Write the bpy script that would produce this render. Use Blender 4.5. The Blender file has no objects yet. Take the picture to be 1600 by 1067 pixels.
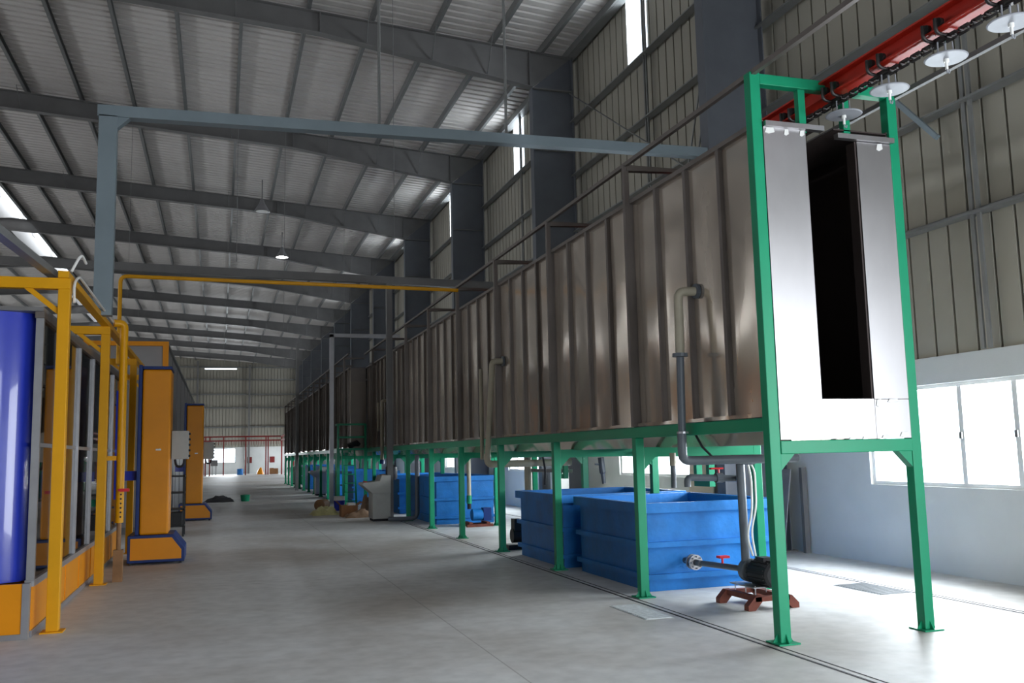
import bpy, math, random
from mathutils import Vector, Matrix
random.seed(7)
SC = bpy.context.scene
COL = SC.collection
PI = math.pi

# ------------------------------------------------------------------ camera
def cam():
    f, yaw, pit, rol = 1435.08, .3085, .1207, .0226
    cd = bpy.data.cameras.new('camera'); co = bpy.data.objects.new('camera', cd); COL.objects.link(co)
    cd.sensor_fit = 'HORIZONTAL'; cd.sensor_width = 36; cd.lens = f / 1600 * 36
    cd.clip_start = .05; cd.clip_end = 400
    rp = Vector((math.cos(yaw), -math.sin(yaw), 0))
    fw = Vector((math.sin(yaw) * math.cos(pit), math.cos(yaw) * math.cos(pit), math.sin(pit)))
    up = Vector((-math.sin(yaw) * math.sin(pit), -math.cos(yaw) * math.sin(pit), math.cos(pit)))
    r = math.cos(rol) * rp - math.sin(rol) * up
    u = math.sin(rol) * rp + math.cos(rol) * up
    m = Matrix((r, u, -fw)).transposed().to_4x4(); m.translation = Vector((0, 0, 1.6))
    co.matrix_world = m
    SC.camera = co
cam()
SC.view_settings.view_transform = 'Standard'
SC.view_settings.look = 'None'
SC.view_settings.gamma = 1
SC.view_settings.use_curve_mapping = False
SC.view_settings.exposure = 1.35
cy = SC.cycles
cy.max_bounces = 8; cy.diffuse_bounces = 5; cy.glossy_bounces = 4; cy.transmission_bounces = 4; cy.transparent_max_bounces = 12
cy.sample_clamp_indirect = 8; cy.caustics_reflective = False; cy.caustics_refractive = False
cy.use_denoising = True; cy.use_light_tree = True
try: cy.denoiser = 'OPENIMAGEDENOISE'
except Exception: pass

# ------------------------------------------------------------------ sky and daylight
w = bpy.data.worlds.new('sky'); SC.world = w; w.use_nodes = True
bg = w.node_tree.nodes['Background']; bg.inputs[0].default_value = (.80, .90, 1, 1); bg.inputs[1].default_value = 1.6

BAY = 8.4
Y0 = 12.6            # a column line
YN, YF = Y0 - 2 * BAY, 105.0   # inner faces of the end walls
XR, XL = 8.55, -27.1 # inner faces of the side walls
RIDGE = -9.3
def daylight(x, y, z, sy, sz, rad, nx, col=(.93, .97, 1), ny=0, spread=160):
    """sky light entering one opening, as big as the opening"""
    ld = bpy.data.lights.new('daylight', 'AREA'); ld.shape = 'RECTANGLE'
    ld.size = sy; ld.size_y = sz; ld.energy = rad * PI * sy * sz; ld.color = col; ld.spread = math.radians(spread)
    o = bpy.data.objects.new('daylight', ld); COL.objects.link(o); o.location = (x, y, z)
    d = Vector((nx, ny, 0))
    o.rotation_euler = (d.to_track_quat('-Z', 'Y')).to_euler()
    return o
LOWER = [(7.4 + BAY * k, 10.7 + BAY * k) for k in range(0, 12)]
UPPER = [(16.9 + BAY * k, 18.0 + BAY * k) for k in range(-1, 11)]
DOOR = (-1.7, 2.6, 3.4)
W_LOW, W_UP = 10.0, 7.0
for a, b in LOWER:
    if b < YF - 1:
        daylight(XR + .45, (a + b) / 2, 1.72, b - a + .1, 1.45, W_LOW * (1.6 if a < 8 else 1.2), -1)
        daylight(XL - .45, (a + b) / 2, 1.72, b - a, 1.4, W_LOW, 1)
for a, b in UPPER:
    daylight(XR + .35, (a + b) / 2, 10.95, b - a, 1.75, W_UP, -1)
    daylight(XL - .35, (a + b) / 2, 10.95, b - a, 1.75, W_UP, 1)
daylight(XR + .6, (DOOR[0] + DOOR[1]) / 2, DOOR[2] / 2, DOOR[1] - DOOR[0], DOOR[2], 4.5, -1)
daylight(5.0, YN - .6, 2.0, 6, 4.0, 2.8, 0, ny=1)
daylight(.3, YF + .5, 2.0, 3.2, 1.7, W_LOW * 1.3, 0, ny=-1)
for k in range(1, 11):           # glazing strips of the roof monitor
    y = Y0 + BAY * (k - .5)
    daylight(-10.25, y, 14.45, 7.6, 1.0, 4.5, 1)
    daylight(-8.35, y, 14.45, 7.6, 1.0, 4.5, -1)

# ------------------------------------------------------------------ materials
def mat(name, col, rough=.5, metal=0.0, var=.12, scale=3.0, bump=0.0, bscale=25.0, stretch=(1, 1, 1), coat=0.0, rvar=.08, tint=None):
    m = bpy.data.materials.new(name); m.use_nodes = True
    nt = m.node_tree; N = nt.nodes; L = nt.links; b = N['Principled BSDF']
    tc = N.new('ShaderNodeTexCoord'); mp = N.new('ShaderNodeMapping'); L.new(tc.outputs['Object'], mp.inputs[0])
    mp.inputs['Scale'].default_value = stretch
    no = N.new('ShaderNodeTexNoise'); no.inputs['Scale'].default_value = scale; no.inputs['Detail'].default_value = 6
    no.inputs['Roughness'].default_value = .6; L.new(mp.outputs[0], no.inputs['Vector'])
    cr = N.new('ShaderNodeValToRGB'); L.new(no.outputs[0], cr.inputs[0])
    lo = [max(0, c * (1 - var)) for c in (tint or col)]; hi = [min(1, c * (1 + var)) for c in col]
    cr.color_ramp.elements[0].position = .3; cr.color_ramp.elements[1].position = .7
    cr.color_ramp.elements[0].color = (*lo, 1); cr.color_ramp.elements[1].color = (*hi, 1)
    L.new(cr.outputs[0], b.inputs['Base Color'])
    b.inputs['Metallic'].default_value = metal
    if metal < .3: b.inputs['Specular IOR Level'].default_value = .28
    mr = N.new('ShaderNodeMapRange'); L.new(no.outputs[0], mr.inputs[0])
    mr.inputs[3].default_value = max(.03, rough - rvar); mr.inputs[4].default_value = min(1, rough + rvar)
    L.new(mr.outputs[0], b.inputs['Roughness'])
    if coat: b.inputs['Coat Weight'].default_value = coat
    if bump:
        n2 = N.new('ShaderNodeTexNoise'); n2.inputs['Scale'].default_value = bscale; n2.inputs['Detail'].default_value = 4
        L.new(mp.outputs[0], n2.inputs['Vector'])
        bp = N.new('ShaderNodeBump'); bp.inputs['Strength'].default_value = bump; bp.inputs['Distance'].default_value = .02
        L.new(n2.outputs[0], bp.inputs['Height']); L.new(bp.outputs[0], b.inputs['Normal'])
    return m
def emit(name, col, s):
    m = bpy.data.materials.new(name); m.use_nodes = True
    b = m.node_tree.nodes['Principled BSDF']; b.inputs['Base Color'].default_value = (*col, 1)
    b.inputs['Emission Color'].default_value = (*col, 1); b.inputs['Emission Strength'].default_value = s
    return m
def glass(name, tint=(.9, .95, .95), refl=.12, rough=.02):
    m = bpy.data.materials.new(name); m.use_nodes = True
    nt = m.node_tree; N = nt.nodes; L = nt.links
    N.remove(N['Principled BSDF']); out = N['Material Output']
    t = N.new('ShaderNodeBsdfTransparent'); t.inputs[0].default_value = (*tint, 1)
    g = N.new('ShaderNodeBsdfGlossy'); g.inputs['Roughness'].default_value = rough
    lw = N.new('ShaderNodeLayerWeight'); lw.inputs['Blend'].default_value = .5
    pw = N.new('ShaderNodeMath'); pw.operation = 'POWER'; L.new(lw.outputs['Facing'], pw.inputs[0]); pw.inputs[1].default_value = 5
    ad = N.new('ShaderNodeMath'); ad.operation = 'MULTIPLY_ADD'; ad.use_clamp = True; L.new(pw.outputs[0], ad.inputs[0]); ad.inputs[1].default_value = .7; ad.inputs[2].default_value = refl
    mx = N.new('ShaderNodeMixShader'); L.new(ad.outputs[0], mx.inputs[0]); L.new(t.outputs[0], mx.inputs[1]); L.new(g.outputs[0], mx.inputs[2])
    L.new(mx.outputs[0], out.inputs[0])
    return m
def concrete():
    m = bpy.data.materials.new('power_floated_concrete'); m.use_nodes = True
    nt = m.node_tree; N = nt.nodes; L = nt.links; b = N['Principled BSDF']
    tc = N.new('ShaderNodeTexCoord')
    n1 = N.new('ShaderNodeTexNoise'); n1.inputs['Scale'].default_value = .22; n1.inputs['Detail'].default_value = 8; n1.inputs['Roughness'].default_value = .62
    n2 = N.new('ShaderNodeTexNoise'); n2.inputs['Scale'].default_value = 6; n2.inputs['Detail'].default_value = 8
    L.new(tc.outputs['Object'], n1.inputs['Vector']); L.new(tc.outputs['Object'], n2.inputs['Vector'])
    cr = N.new('ShaderNodeValToRGB'); L.new(n1.outputs[0], cr.inputs[0])
    e = cr.color_ramp.elements; e[0].position = .34; e[0].color = (.40, .365, .33, 1); e[1].position = .56; e[1].color = (.68, .68, .675, 1)
    c2 = N.new('ShaderNodeValToRGB'); L.new(n2.outputs[0], c2.inputs[0])
    e = c2.color_ramp.elements; e[0].position = .35; e[0].color = (.86, .86, .86, 1); e[1].position = .62; e[1].color = (1, 1, 1, 1)
    mu = N.new('ShaderNodeMix'); mu.data_type = 'RGBA'; mu.blend_type = 'MULTIPLY'; mu.inputs[0].default_value = 1
    L.new(cr.outputs[0], mu.inputs[6]); L.new(c2.outputs[0], mu.inputs[7])
    mp = N.new('ShaderNodeMapping'); L.new(tc.outputs['Object'], mp.inputs[0]); mp.inputs['Location'].default_value = (1.225, 4.2, 0)
    br = N.new('ShaderNodeTexBrick'); L.new(mp.outputs[0], br.inputs['Vector'])
    br.offset = 0; br.inputs['Scale'].default_value = 1; br.inputs['Brick Width'].default_value = 4.2; br.inputs['Row Height'].default_value = 8.4
    br.inputs['Mortar Size'].default_value = .007; br.inputs['Mortar Smooth'].default_value = .2
    br.inputs['Color1'].default_value = (1, 1, 1, 1); br.inputs['Color2'].default_value = (.95, .95, .95, 1); br.inputs['Mortar'].default_value = (.62, .61, .6, 1)
    m2 = N.new('ShaderNodeMix'); m2.data_type = 'RGBA'; m2.blend_type = 'MULTIPLY'; m2.inputs[0].default_value = 1
    L.new(mu.outputs[2], m2.inputs[6]); L.new(br.outputs[0], m2.inputs[7])
    L.new(m2.outputs[2], b.inputs['Base Color'])
    mr = N.new('ShaderNodeMapRange'); L.new(n1.outputs[0], mr.inputs[0]); mr.inputs[3].default_value = .42; mr.inputs[4].default_value = .62
    L.new(mr.outputs[0], b.inputs['Roughness'])
    bp = N.new('ShaderNodeBump'); bp.inputs['Strength'].default_value = .12; bp.inputs['Distance'].default_value = .01
    L.new(n2.outputs[0], bp.inputs['Height']); L.new(bp.outputs[0], b.inputs['Normal'])
    return m
def stainless(name, col=(.66, .58, .50), rough=.17, wav=.55):
    """thin stainless sheet, slightly oil-canned so the reflections ripple"""
    m = mat(name, col, rough, .72, .1, .8, rvar=.06)
    nt = m.node_tree; N = nt.nodes; L = nt.links; b = N['Principled BSDF']
    tc = N.new('ShaderNodeTexCoord'); mp = N.new('ShaderNodeMapping'); mp.inputs['Scale'].default_value = (1, 1.2, .6)
    L.new(tc.outputs['Object'], mp.inputs[0])
    n = N.new('ShaderNodeTexNoise'); n.inputs['Scale'].default_value = 1.2; n.inputs['Detail'].default_value = .6; L.new(mp.outputs[0], n.inputs['Vector'])
    bp = N.new('ShaderNodeBump'); bp.inputs['Strength'].default_value = wav; bp.inputs['Distance'].default_value = .12
    L.new(n.outputs[0], bp.inputs['Height']); L.new(bp.outputs[0], b.inputs['Normal'])
    return m
M = dict(
    floor=concrete(),
    roof=mat('galvanised_roof_sheet', (.60, .57, .55), .5, .1, .06, .5),
    clad=mat('coated_wall_cladding', (.33, .312, .265), .55, .1, .07, .4),
    paint=mat('painted_masonry', (.60, .61, .60), .75, 0, .05, 1.0, .08, 40),
    steel=mat('grey_painted_steel', (.165, .162, .162), .5, .1, .14, 1.2),
    colsteel=mat('dark_blue_grey_column_paint', (.12, .13, .15), .5, .1, .12, 1.2),
    steelblue=mat('blue_grey_painted_steel', (.19, .235, .265), .45, .1, .1, 1.2),
    galv=mat('galvanised_section', (.20, .205, .205), .45, .4, .15, 2),
    ss=stainless('stainless_side_sheet'),
    dullss=mat('weathered_steel_sheet', (.17, .145, .125), .5, .3, .1, 2),
    ssin=mat('shaded_stainless_inside', (.05, .038, .036), .6, .2, .15, 1),  # stainless darkened in colour to carry the shade inside the tunnel
    ssend=mat('brushed_stainless_end_sheet', (.40, .39, .40), .42, 1, .07, 1.4, .02, 4, (1, 1, .5)),
    brown=mat('brownish_steel_section', (.15, .13, .12), .45, .4, .15, 2),
    green=mat('green_enamel', (.008, .25, .125), .4, 0, .1, 1.5),
    blue=mat('blue_tank_coating', (.012, .165, .50), .5, 0, .22, 2.5, .3, 12),
    blue2=mat('royal_blue_enamel', (.02, .04, .42), .22, 0, .08, 1, coat=.5),
    dkblue=mat('dark_blue_trim', (.008, .03, .15), .4, 0, .1, 2),
    orange=mat('orange_enamel', (.72, .26, .003), .42, 0, .07, 1.5),
    yellow=mat('yellow_enamel', (.66, .31, .003), .42, 0, .08, 2),
    alu=mat('aluminium_extrusion', (.36, .36, .38), .38, .7, .08, 3),
    glass=glass('booth_glass', (.50, .50, .48), .08),
    wglass=glass('window_glass', (.97, .99, 1), .03),
    red=mat('red_rail_paint', (.44, .020, .009), .45, 0, .12, 3, coat=.2),
    maroon=mat('maroon_gantry_paint', (.17, .022, .02), .5, 0, .12, 3),
    rust=mat('red_oxide_skid', (.16, .045, .03), .65, 0, .25, 8),
    black=mat('black_cast_iron', (.018, .018, .02), .5, 0, .2, 6),
    chain=mat('oiled_chain_steel', (.05, .045, .045), .42, .7, .2, 20),
    zinc=mat('bright_zinc_disc', (.27, .28, .31), .5, .1, .08, 10),
    pvc=mat('cream_pvc_pipe', (.34, .31, .24), .5, 0, .1, 4),
    pvcg=mat('grey_pvc_pipe', (.10, .115, .135), .4, 0, .12, 4),
    white=mat('white_plastic', (.72, .72, .70), .4, 0, .06, 4),
    redv=mat('red_valve_handle', (.6, .02, .03), .4, 0, .1, 8),
    cabinet=mat('grey_cabinet_paint', (.36, .36, .34), .5, .1, .08, 3),
    oven=mat('grey_oven_sheet', (.25, .24, .245), .45, .35, .08, .6),
    card=mat('cardboard', (.30, .15, .07), .85, 0, .15, 6, .2, 10),
    kraft=mat('kraft_paper', (.34, .22, .14), .85, 0, .2, 8, .4, 12),
    cream=mat('pale_board', (.62, .52, .42), .8, 0, .06, 2),
    bag=mat('pale_yellow_film', (.55, .52, .25), .5, 0, .2, 6),
    dark=mat('dark_rubber', (.025, .025, .03), .7, 0, .2, 6),
    grate=mat('floor_grate', (.22, .23, .24), .5, .5, .2, 30),
    grate2=mat('pale_floor_grate', (.5, .52, .53), .5, .3, .2, 20),
    lamp=emit('lamp_glow', (1, .97, .9), 14),
    wood=mat('worn_wood', (.25, .14, .07), .8, 0, .2, 6),
)

# ------------------------------------------------------------------ builders
WL = {}
class MB:
    def __init__(s): s.v = []; s.f = []
    def box(s, x0, x1, y0, y1, z0, z1):
        n = len(s.v); s.v += [(x, y, z) for z in (z0, z1) for y in (y0, y1) for x in (x0, x1)]
        s.f += [(n, n+2, n+3, n+1), (n+4, n+5, n+7, n+6), (n, n+1, n+5, n+4), (n+2, n+6, n+7, n+3), (n, n+4, n+6, n+2), (n+1, n+3, n+7, n+5)]
        return s
    def beam(s, p, q, w, h, up=(0, 0, 1)):
        p, q = Vector(p), Vector(q); d = (q - p).normalized(); u = Vector(up)
        if abs(d.dot(u)) > .98: u = Vector((0, 1, 0))
        r = d.cross(u).normalized(); u = r.cross(d).normalized(); n = len(s.v)
        for c in (p, q):
            for a, b in ((-1, -1), (1, -1), (1, 1), (-1, 1)): s.v.append(tuple(c + r * a * w / 2 + u * b * h / 2))
        s.f += [(n+3, n+2, n+1, n), (n+4, n+5, n+6, n+7)] + [(n+i, n+(i+1) % 4, n+4+(i+1) % 4, n+4+i) for i in range(4)]
        return s
    def tube(s, pts, r, n=12, cap=True):
        pts = [Vector(p) for p in pts]; rs = r if isinstance(r, (list, tuple)) else [r] * len(pts)
        base = len(s.v); prev = None
        for i, p in enumerate(pts):
            if i == 0: d = pts[1] - p
            elif i == len(pts) - 1: d = p - pts[i-1]
            else: d = (pts[i+1] - p).normalized() + (p - pts[i-1]).normalized()
            d.normalize()
            if prev is None:
                u = Vector((0, 0, 1)) if abs(d.z) < .9 else Vector((1, 0, 0))
                u = (u - d * u.dot(d)).normalized()
            else: u = (prev - d * prev.dot(d)).normalized()
            prev = u; r2 = d.cross(u)
            for k in range(n):
                a = 2 * PI * k / n; s.v.append(tuple(p + (u * math.cos(a) + r2 * math.sin(a)) * rs[i]))
        for i in range(len(pts) - 1):
            for k in range(n):
                a, b = base + i*n + k, base + i*n + (k+1) % n; s.f.append((a, b, b + n, a + n))
        if cap: s.f.append(tuple(base + k for k in reversed(range(n)))); s.f.append(tuple(base + (len(pts)-1)*n + k for k in range(n)))
        return s
    def cyl(s, p, q, r, n=16): return s.tube([p, q], r, n)
    def prism(s, poly, ax, a, b):
        """poly of 2-D points in the plane square to ax, pushed from a to b"""
        n = len(s.v); k = len(poly)
        for t in (a, b):
            for p in poly: s.v.append({'x': (t, p[0], p[1]), 'y': (p[0], t, p[1]), 'z': (p[0], p[1], t)}[ax])
        s.f += [tuple(range(n, n+k)), tuple(range(n+2*k-1, n+k-1, -1))] + [(n+i, n+k+i, n+k+(i+1) % k, n+(i+1) % k) for i in range(k)]
        return s
    def quad(s, *p): n = len(s.v); s.v += list(p); s.f.append(tuple(range(n, n+len(p)))); return s
    def build(s, name, m, parent=None, smooth=False, bevel=0):
        xs, ys, zs = zip(*s.v); o = Vector(((min(xs)+max(xs))/2, (min(ys)+max(ys))/2, min(zs)))
        me = bpy.data.meshes.new(name); me.from_pydata([tuple(Vector(v) - o) for v in s.v], [], s.f); me.validate(); me.update()
        import bmesh
        bm = bmesh.new(); bm.from_mesh(me); bmesh.ops.recalc_face_normals(bm, faces=bm.faces); bm.to_mesh(me); bm.free()
        me.materials.append(M[m])
        ob = bpy.data.objects.new(name, me); COL.objects.link(ob)
        if parent is not None: ob.parent = parent; ob.location = o - WL[parent]
        else: ob.location = o
        WL[ob] = o
        if smooth:
            for p in me.polygons: p.use_smooth = len(p.vertices) == 4
            try:
                me.set_sharp_from_angle(angle=math.radians(40))
            except Exception: pass
        if bevel:
            b = ob.modifiers.new('bevel', 'BEVEL'); b.width = bevel; b.segments = 2; b.limit_method = 'ANGLE'
        return ob
def tag(o, label=None, cat=None, group=None, kind=None):
    if label: o['label'] = label
    if cat: o['category'] = cat
    if group: o['group'] = group
    if kind: o['kind'] = kind
    return o
def thing(name, label, cat, loc, group=None, kind=None):
    o = bpy.data.objects.new(name, None); COL.objects.link(o); o.location = loc; o.empty_display_size = .2; WL[o] = Vector(loc)
    return tag(o, label, cat, group, kind)
def copy_thing(root, loc, label=None, mir=None):
    kids = {}
    for ob in list(WL):
        if ob.parent is not None: kids.setdefault(ob.parent, []).append(ob)
    def rec(o, par):
        c = o.copy(); COL.objects.link(c)
        if par is not None: c.parent = par
        for k in kids.get(o, []): rec(k, c)
        return c
    r = rec(root, None); d = Vector(loc) - WL[root]; r.location = loc; WL[r] = Vector(loc)
    if label: r['label'] = label
    return r
def struct(o): o['kind'] = 'structure'; return o
ORD = ['first', 'second', 'third', 'fourth', 'fifth', 'sixth', 'seventh', 'eighth', 'ninth', 'tenth', 'eleventh', 'twelfth', 'thirteenth', 'fourteenth', 'fifteenth', 'sixteenth', 'seventeenth', 'eighteenth', 'nineteenth', 'twentieth']
def arc(c, r, a0, a1, plane, n=6):
    out = []
    for i in range(n + 1):
        a = math.radians(a0 + (a1 - a0) * i / n); u, v = r * math.cos(a), r * math.sin(a)
        out.append((c[0]+u, c[1], c[2]+v) if plane == 'xz' else (c[0], c[1]+u, c[2]+v) if plane == 'yz' else (c[0]+u, c[1]+v, c[2]))
    return out
def bent(pts, r=.1, n=5):
    """round the corners of a pipe run"""
    P = [Vector(p) for p in pts]; out = [P[0]]
    for i in range(1, len(P) - 1):
        a = (P[i-1] - P[i]); b = (P[i+1] - P[i]); rr = min(r, a.length / 2, b.length / 2)
        s, e = P[i] + a.normalized() * rr, P[i] + b.normalized() * rr
        for k in range(n + 1):
            t = k / n; out.append((1-t)**2 * s + 2*(1-t)*t * P[i] + t*t * e)
    out.append(P[-1]); return out

# ------------------------------------------------------------------ setting: floor, walls, roof
struct(MB().box(XL - .3, XR + .3, YN - .3, YF + .3, -.3, 0).build('floor', 'floor'))
def roof_z(x): return 12.38 - .07 * x if x > RIDGE else 12.38 - .07 * (2 * RIDGE - x)
def corr_roof(x0, x1, name):
    mb = MB(); y = YN; P = []
    while y < YF + .05:
        P += [(y, 0), (y + .19, 0), (y + .205, .06), (y + .285, .06)]; y += .3
    for yy, dz in P:
        mb.v += [(x0, yy, roof_z(x0) + dz), (x1, yy, roof_z(x1) + dz)]
    for i in range(len(P) - 1): a = 2 * i; mb.f.append((a, a+1, a+3, a+2))
    return struct(mb.build(name, 'roof'))
corr_roof(-8.7, XR + .2, 'ceiling')
corr_roof(XL - .2, -9.9, 'ceiling')
corr = MB(); corr.prism([(-8.3, 15.05), (-9.3, 15.2), (-10.3, 15.05), (-10.3, 15.1), (-9.3, 15.25), (-8.3, 15.1)], 'y', YN, YF)
struct(corr.build('ceiling', 'roof'))
for x, n in ((-8.7, 'right'), (-9.9, 'left')):     # monitor: curb, head and posts, glass
    cb = MB().box(x - .03, x + .03, YN, YF, 12.9, 13.95).box(x - .03, x + .03, YN, YF, 14.95, 15.1)
    for k in range(-2, 12):
        y = Y0 + BAY * k
        if y < YF: cb.box(x - .05, x + .05, y - .35, y + .35, 13.9, 15); cb.box(x - .05, x + .05, y + 5.6, y + 6.0, 13.9, 15)
    struct(cb.build('trim_1' if n == 'right' else 'trim_2', 'steel'))
def clad_wall(x, y0, y1, holes, out, name, z0=2.68, z1=11.9, zg=(10.06, 11.8)):
    """profiled sheet wall in a plane of constant x, ribs upright"""
    mb = MB(); P = []; y = y0
    while y < y1 - .01: P += [(y, 0), (y + .29, 0), (y + .292, .06), (y + .328, .06), (y + .33, 0)]; y += .34
    for ya, yb in holes:
        P += [(ya - .001, 0), (ya, 0), (yb, 0), (yb + .001, 0)]
    P.sort(); P.append((y1, 0))
    for (a, da), (b, db) in zip(P, P[1:]):
        if b - a < 1e-4: continue
        mid = (a + b) / 2; spans = [(z0, z1)]
        for ya, yb in holes:
            if ya <= mid <= yb:
                spans = [(z0, zg[0]), (zg[1], z1)]
        for s0, s1 in spans: mb.quad((x + out * da, a, s0), (x + out * db, b, s0), (x + out * db, b, s1), (x + out * da, a, s1))
    return struct(mb.build(name, 'clad'))
def masonry(x0, x1, y0, y1, holes, zt, name, z0=1.06, z1=2.34):
    mb = MB(); y = y0
    for a, b in holes:
        mb.box(x0, x1, y, a, 0, zt); mb.box(x0, x1, a, b, 0, z0); mb.box(x0, x1, a, b, z1, zt); y = b
    mb.box(x0, x1, y, y1, 0, zt); return struct(mb.build(name, 'paint'))
low = [h for h in LOWER if h[1] < YF - 1]
masonry(XR, XR + .2, DOOR[1], YF, low, 2.68, 'wall_right')
MB_ = MB().box(XR, XR + .2, YN, DOOR[0], 0, 2.68); struct(MB_.build('wall_right', 'paint'))
clad_wall(XR + .06, DOOR[1], YF, UPPER[1:], 1, 'wall_right')
clad_wall(XR + .06, YN, DOOR[0], [], 1, 'wall_right')
clad_wall(XR + .06, DOOR[0], DOOR[1], [], 1, 'wall_right', z0=DOOR[2])
masonry(XL - .2, XL, YN, YF, low, 2.68, 'wall_left')
clad_wall(XL - .06, YN, YF, UPPER, -1, 'wall_left')
def end_wall(y, out, holes, name, zb=2.9):
    mb = MB(); x = XL - .2
    xs = sorted(holes)
    mz = MB(); px = XL - .2
    for a, b, z0, z1 in xs:
        mz.box(px, a, min(y, y+out*.2), max(y, y+out*.2), 0, zb); mz.box(a, b, min(y, y+out*.2), max(y, y+out*.2), 0, z0)
        if z1 < zb: mz.box(a, b, min(y, y+out*.2), max(y, y+out*.2), z1, zb)
        px = b
    mz.box(px, XR + .2, min(y, y+out*.2), max(y, y+out*.2), 0, zb); struct(mz.build(name, 'paint'))
    P = []
    while x < XR + .2: P += [(x, 0), (x + .29, 0), (x + .292, .06), (x + .328, .06)]; x += .34
    if out > 0: P += [(-1.7, 0), (1.64, 0)]
    P.sort()
    for (a, da), (b, db) in zip(P, P[1:]):
        def top(x): return 15.2 if -10 < x < -8.6 else roof_z(x) + .1
        sp = [(zb, None)]
        if out > 0 and -1.7 <= (a + b) / 2 <= 1.64: sp = [(zb, 11.38), (11.5, None)]
        for s0, s1 in sp:
            mb.quad((a, y + out * (.06 + da), s0), (b, y + out * (.06 + db), s0), (b, y + out * (.06 + db), s1 or top(b)), (a, y + out * (.06 + da), s1 or top(a)))
    struct(mb.build(name, 'clad'))
end_wall(YF, 1, [(-2.1, -1.2, 1.2, 1.95), (-1.1, 1.62, 1.21, 2.8)], 'wall_back')
end_wall(YN, -1, [(2.0, 8.0, 0, 4.0)], 'wall_front', zb=4.0)

# windows
wn = 1
def window(x, a, b, z0, z1, n, parts_y, sgn=1):
    w_ = thing('window_%d' % n, None, None, (x, (a + b) / 2, z0), kind='structure')
    fr = MB(); t = .05; xa, xb = x + .05 * sgn, x + .11 * sgn; xa, xb = min(xa, xb), max(xa, xb)
    fr.box(xa, xb, a, b, z0, z0 + t).box(xa, xb, a, b, z1 - t, z1).box(xa, xb, a, a + t, z0 + t, z1 - t).box(xa, xb, b - t, b, z0 + t, z1 - t)
    for i in range(1, parts_y):
        y = a + (b - a) * i / parts_y; fr.box(xa, xb, y - .035, y + .035, z0 + t, z1 - t)
    fr.build('window_frame', 'white', w_)  # white colour stands in for pane glare blooming over the backlit frame
    g = MB().box((xa + xb) / 2 - .004, (xa + xb) / 2 + .004, a + t, b - t, z0 + t, z1 - t); g.build('window_pane', 'wglass', w_)
    if parts_y > 1:
        h = MB()
        for i in range(1, parts_y): y = a + (b - a) * i / parts_y; h.box(xa - .03, xa, y - .02, y + .02, (z0 + z1) / 2 - .05, (z0 + z1) / 2 + .03)
        h.build('window_latch', 'steel', w_)
for a, b in low: window(XR, a, b, 1.06, 2.34, wn, 4); wn += 1
for a, b in UPPER[1:]: window(XR, a, b, 10.06, 11.8, wn, 1); wn += 1
for (a, b, z0, z1) in ((-1.1, 1.62, 1.21, 2.8), (-2.1, -1.2, 1.2, 1.95)):
    w_ = thing('window_%d' % wn, None, None, ((a + b) / 2, YF, z0), kind='structure'); wn += 1
    fr = MB().box(a, b, YF + .05, YF + .11, z0, z0 + .05).box(a, b, YF + .05, YF + .11, z1 - .05, z1).box(a, a + .05, YF + .05, YF + .11, z0, z1).box(b - .05, b, YF + .05, YF + .11, z0, z1)
    fr.build('window_frame', 'alu', w_)
    MB().box(a + .05, b - .05, YF + .075, YF + .085, z0 + .05, z1 - .05).build('window_pane', 'wglass', w_)
d_ = thing('door_1', None, None, (XR, .45, 0), kind='structure')     # open roller door in the right wall
MB().box(XR - .05, XR + .1, DOOR[0] - .1, DOOR[0], 0, DOOR[2] + .1).box(XR - .05, XR + .1, DOOR[1], DOOR[1] + .1, 0, DOOR[2] + .1).box(XR - .05, XR + .1, DOOR[0] - .1, DOOR[1] + .1, DOOR[2], DOOR[2] + .12).build('door_frame', 'steel', d_)
MB().cyl((XR - .2, DOOR[0] - .1, DOOR[2] + .25), (XR - .2, DOOR[1] + .1, DOOR[2] + .25), .2).build('door_roll', 'galv', d_, smooth=True)

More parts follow.
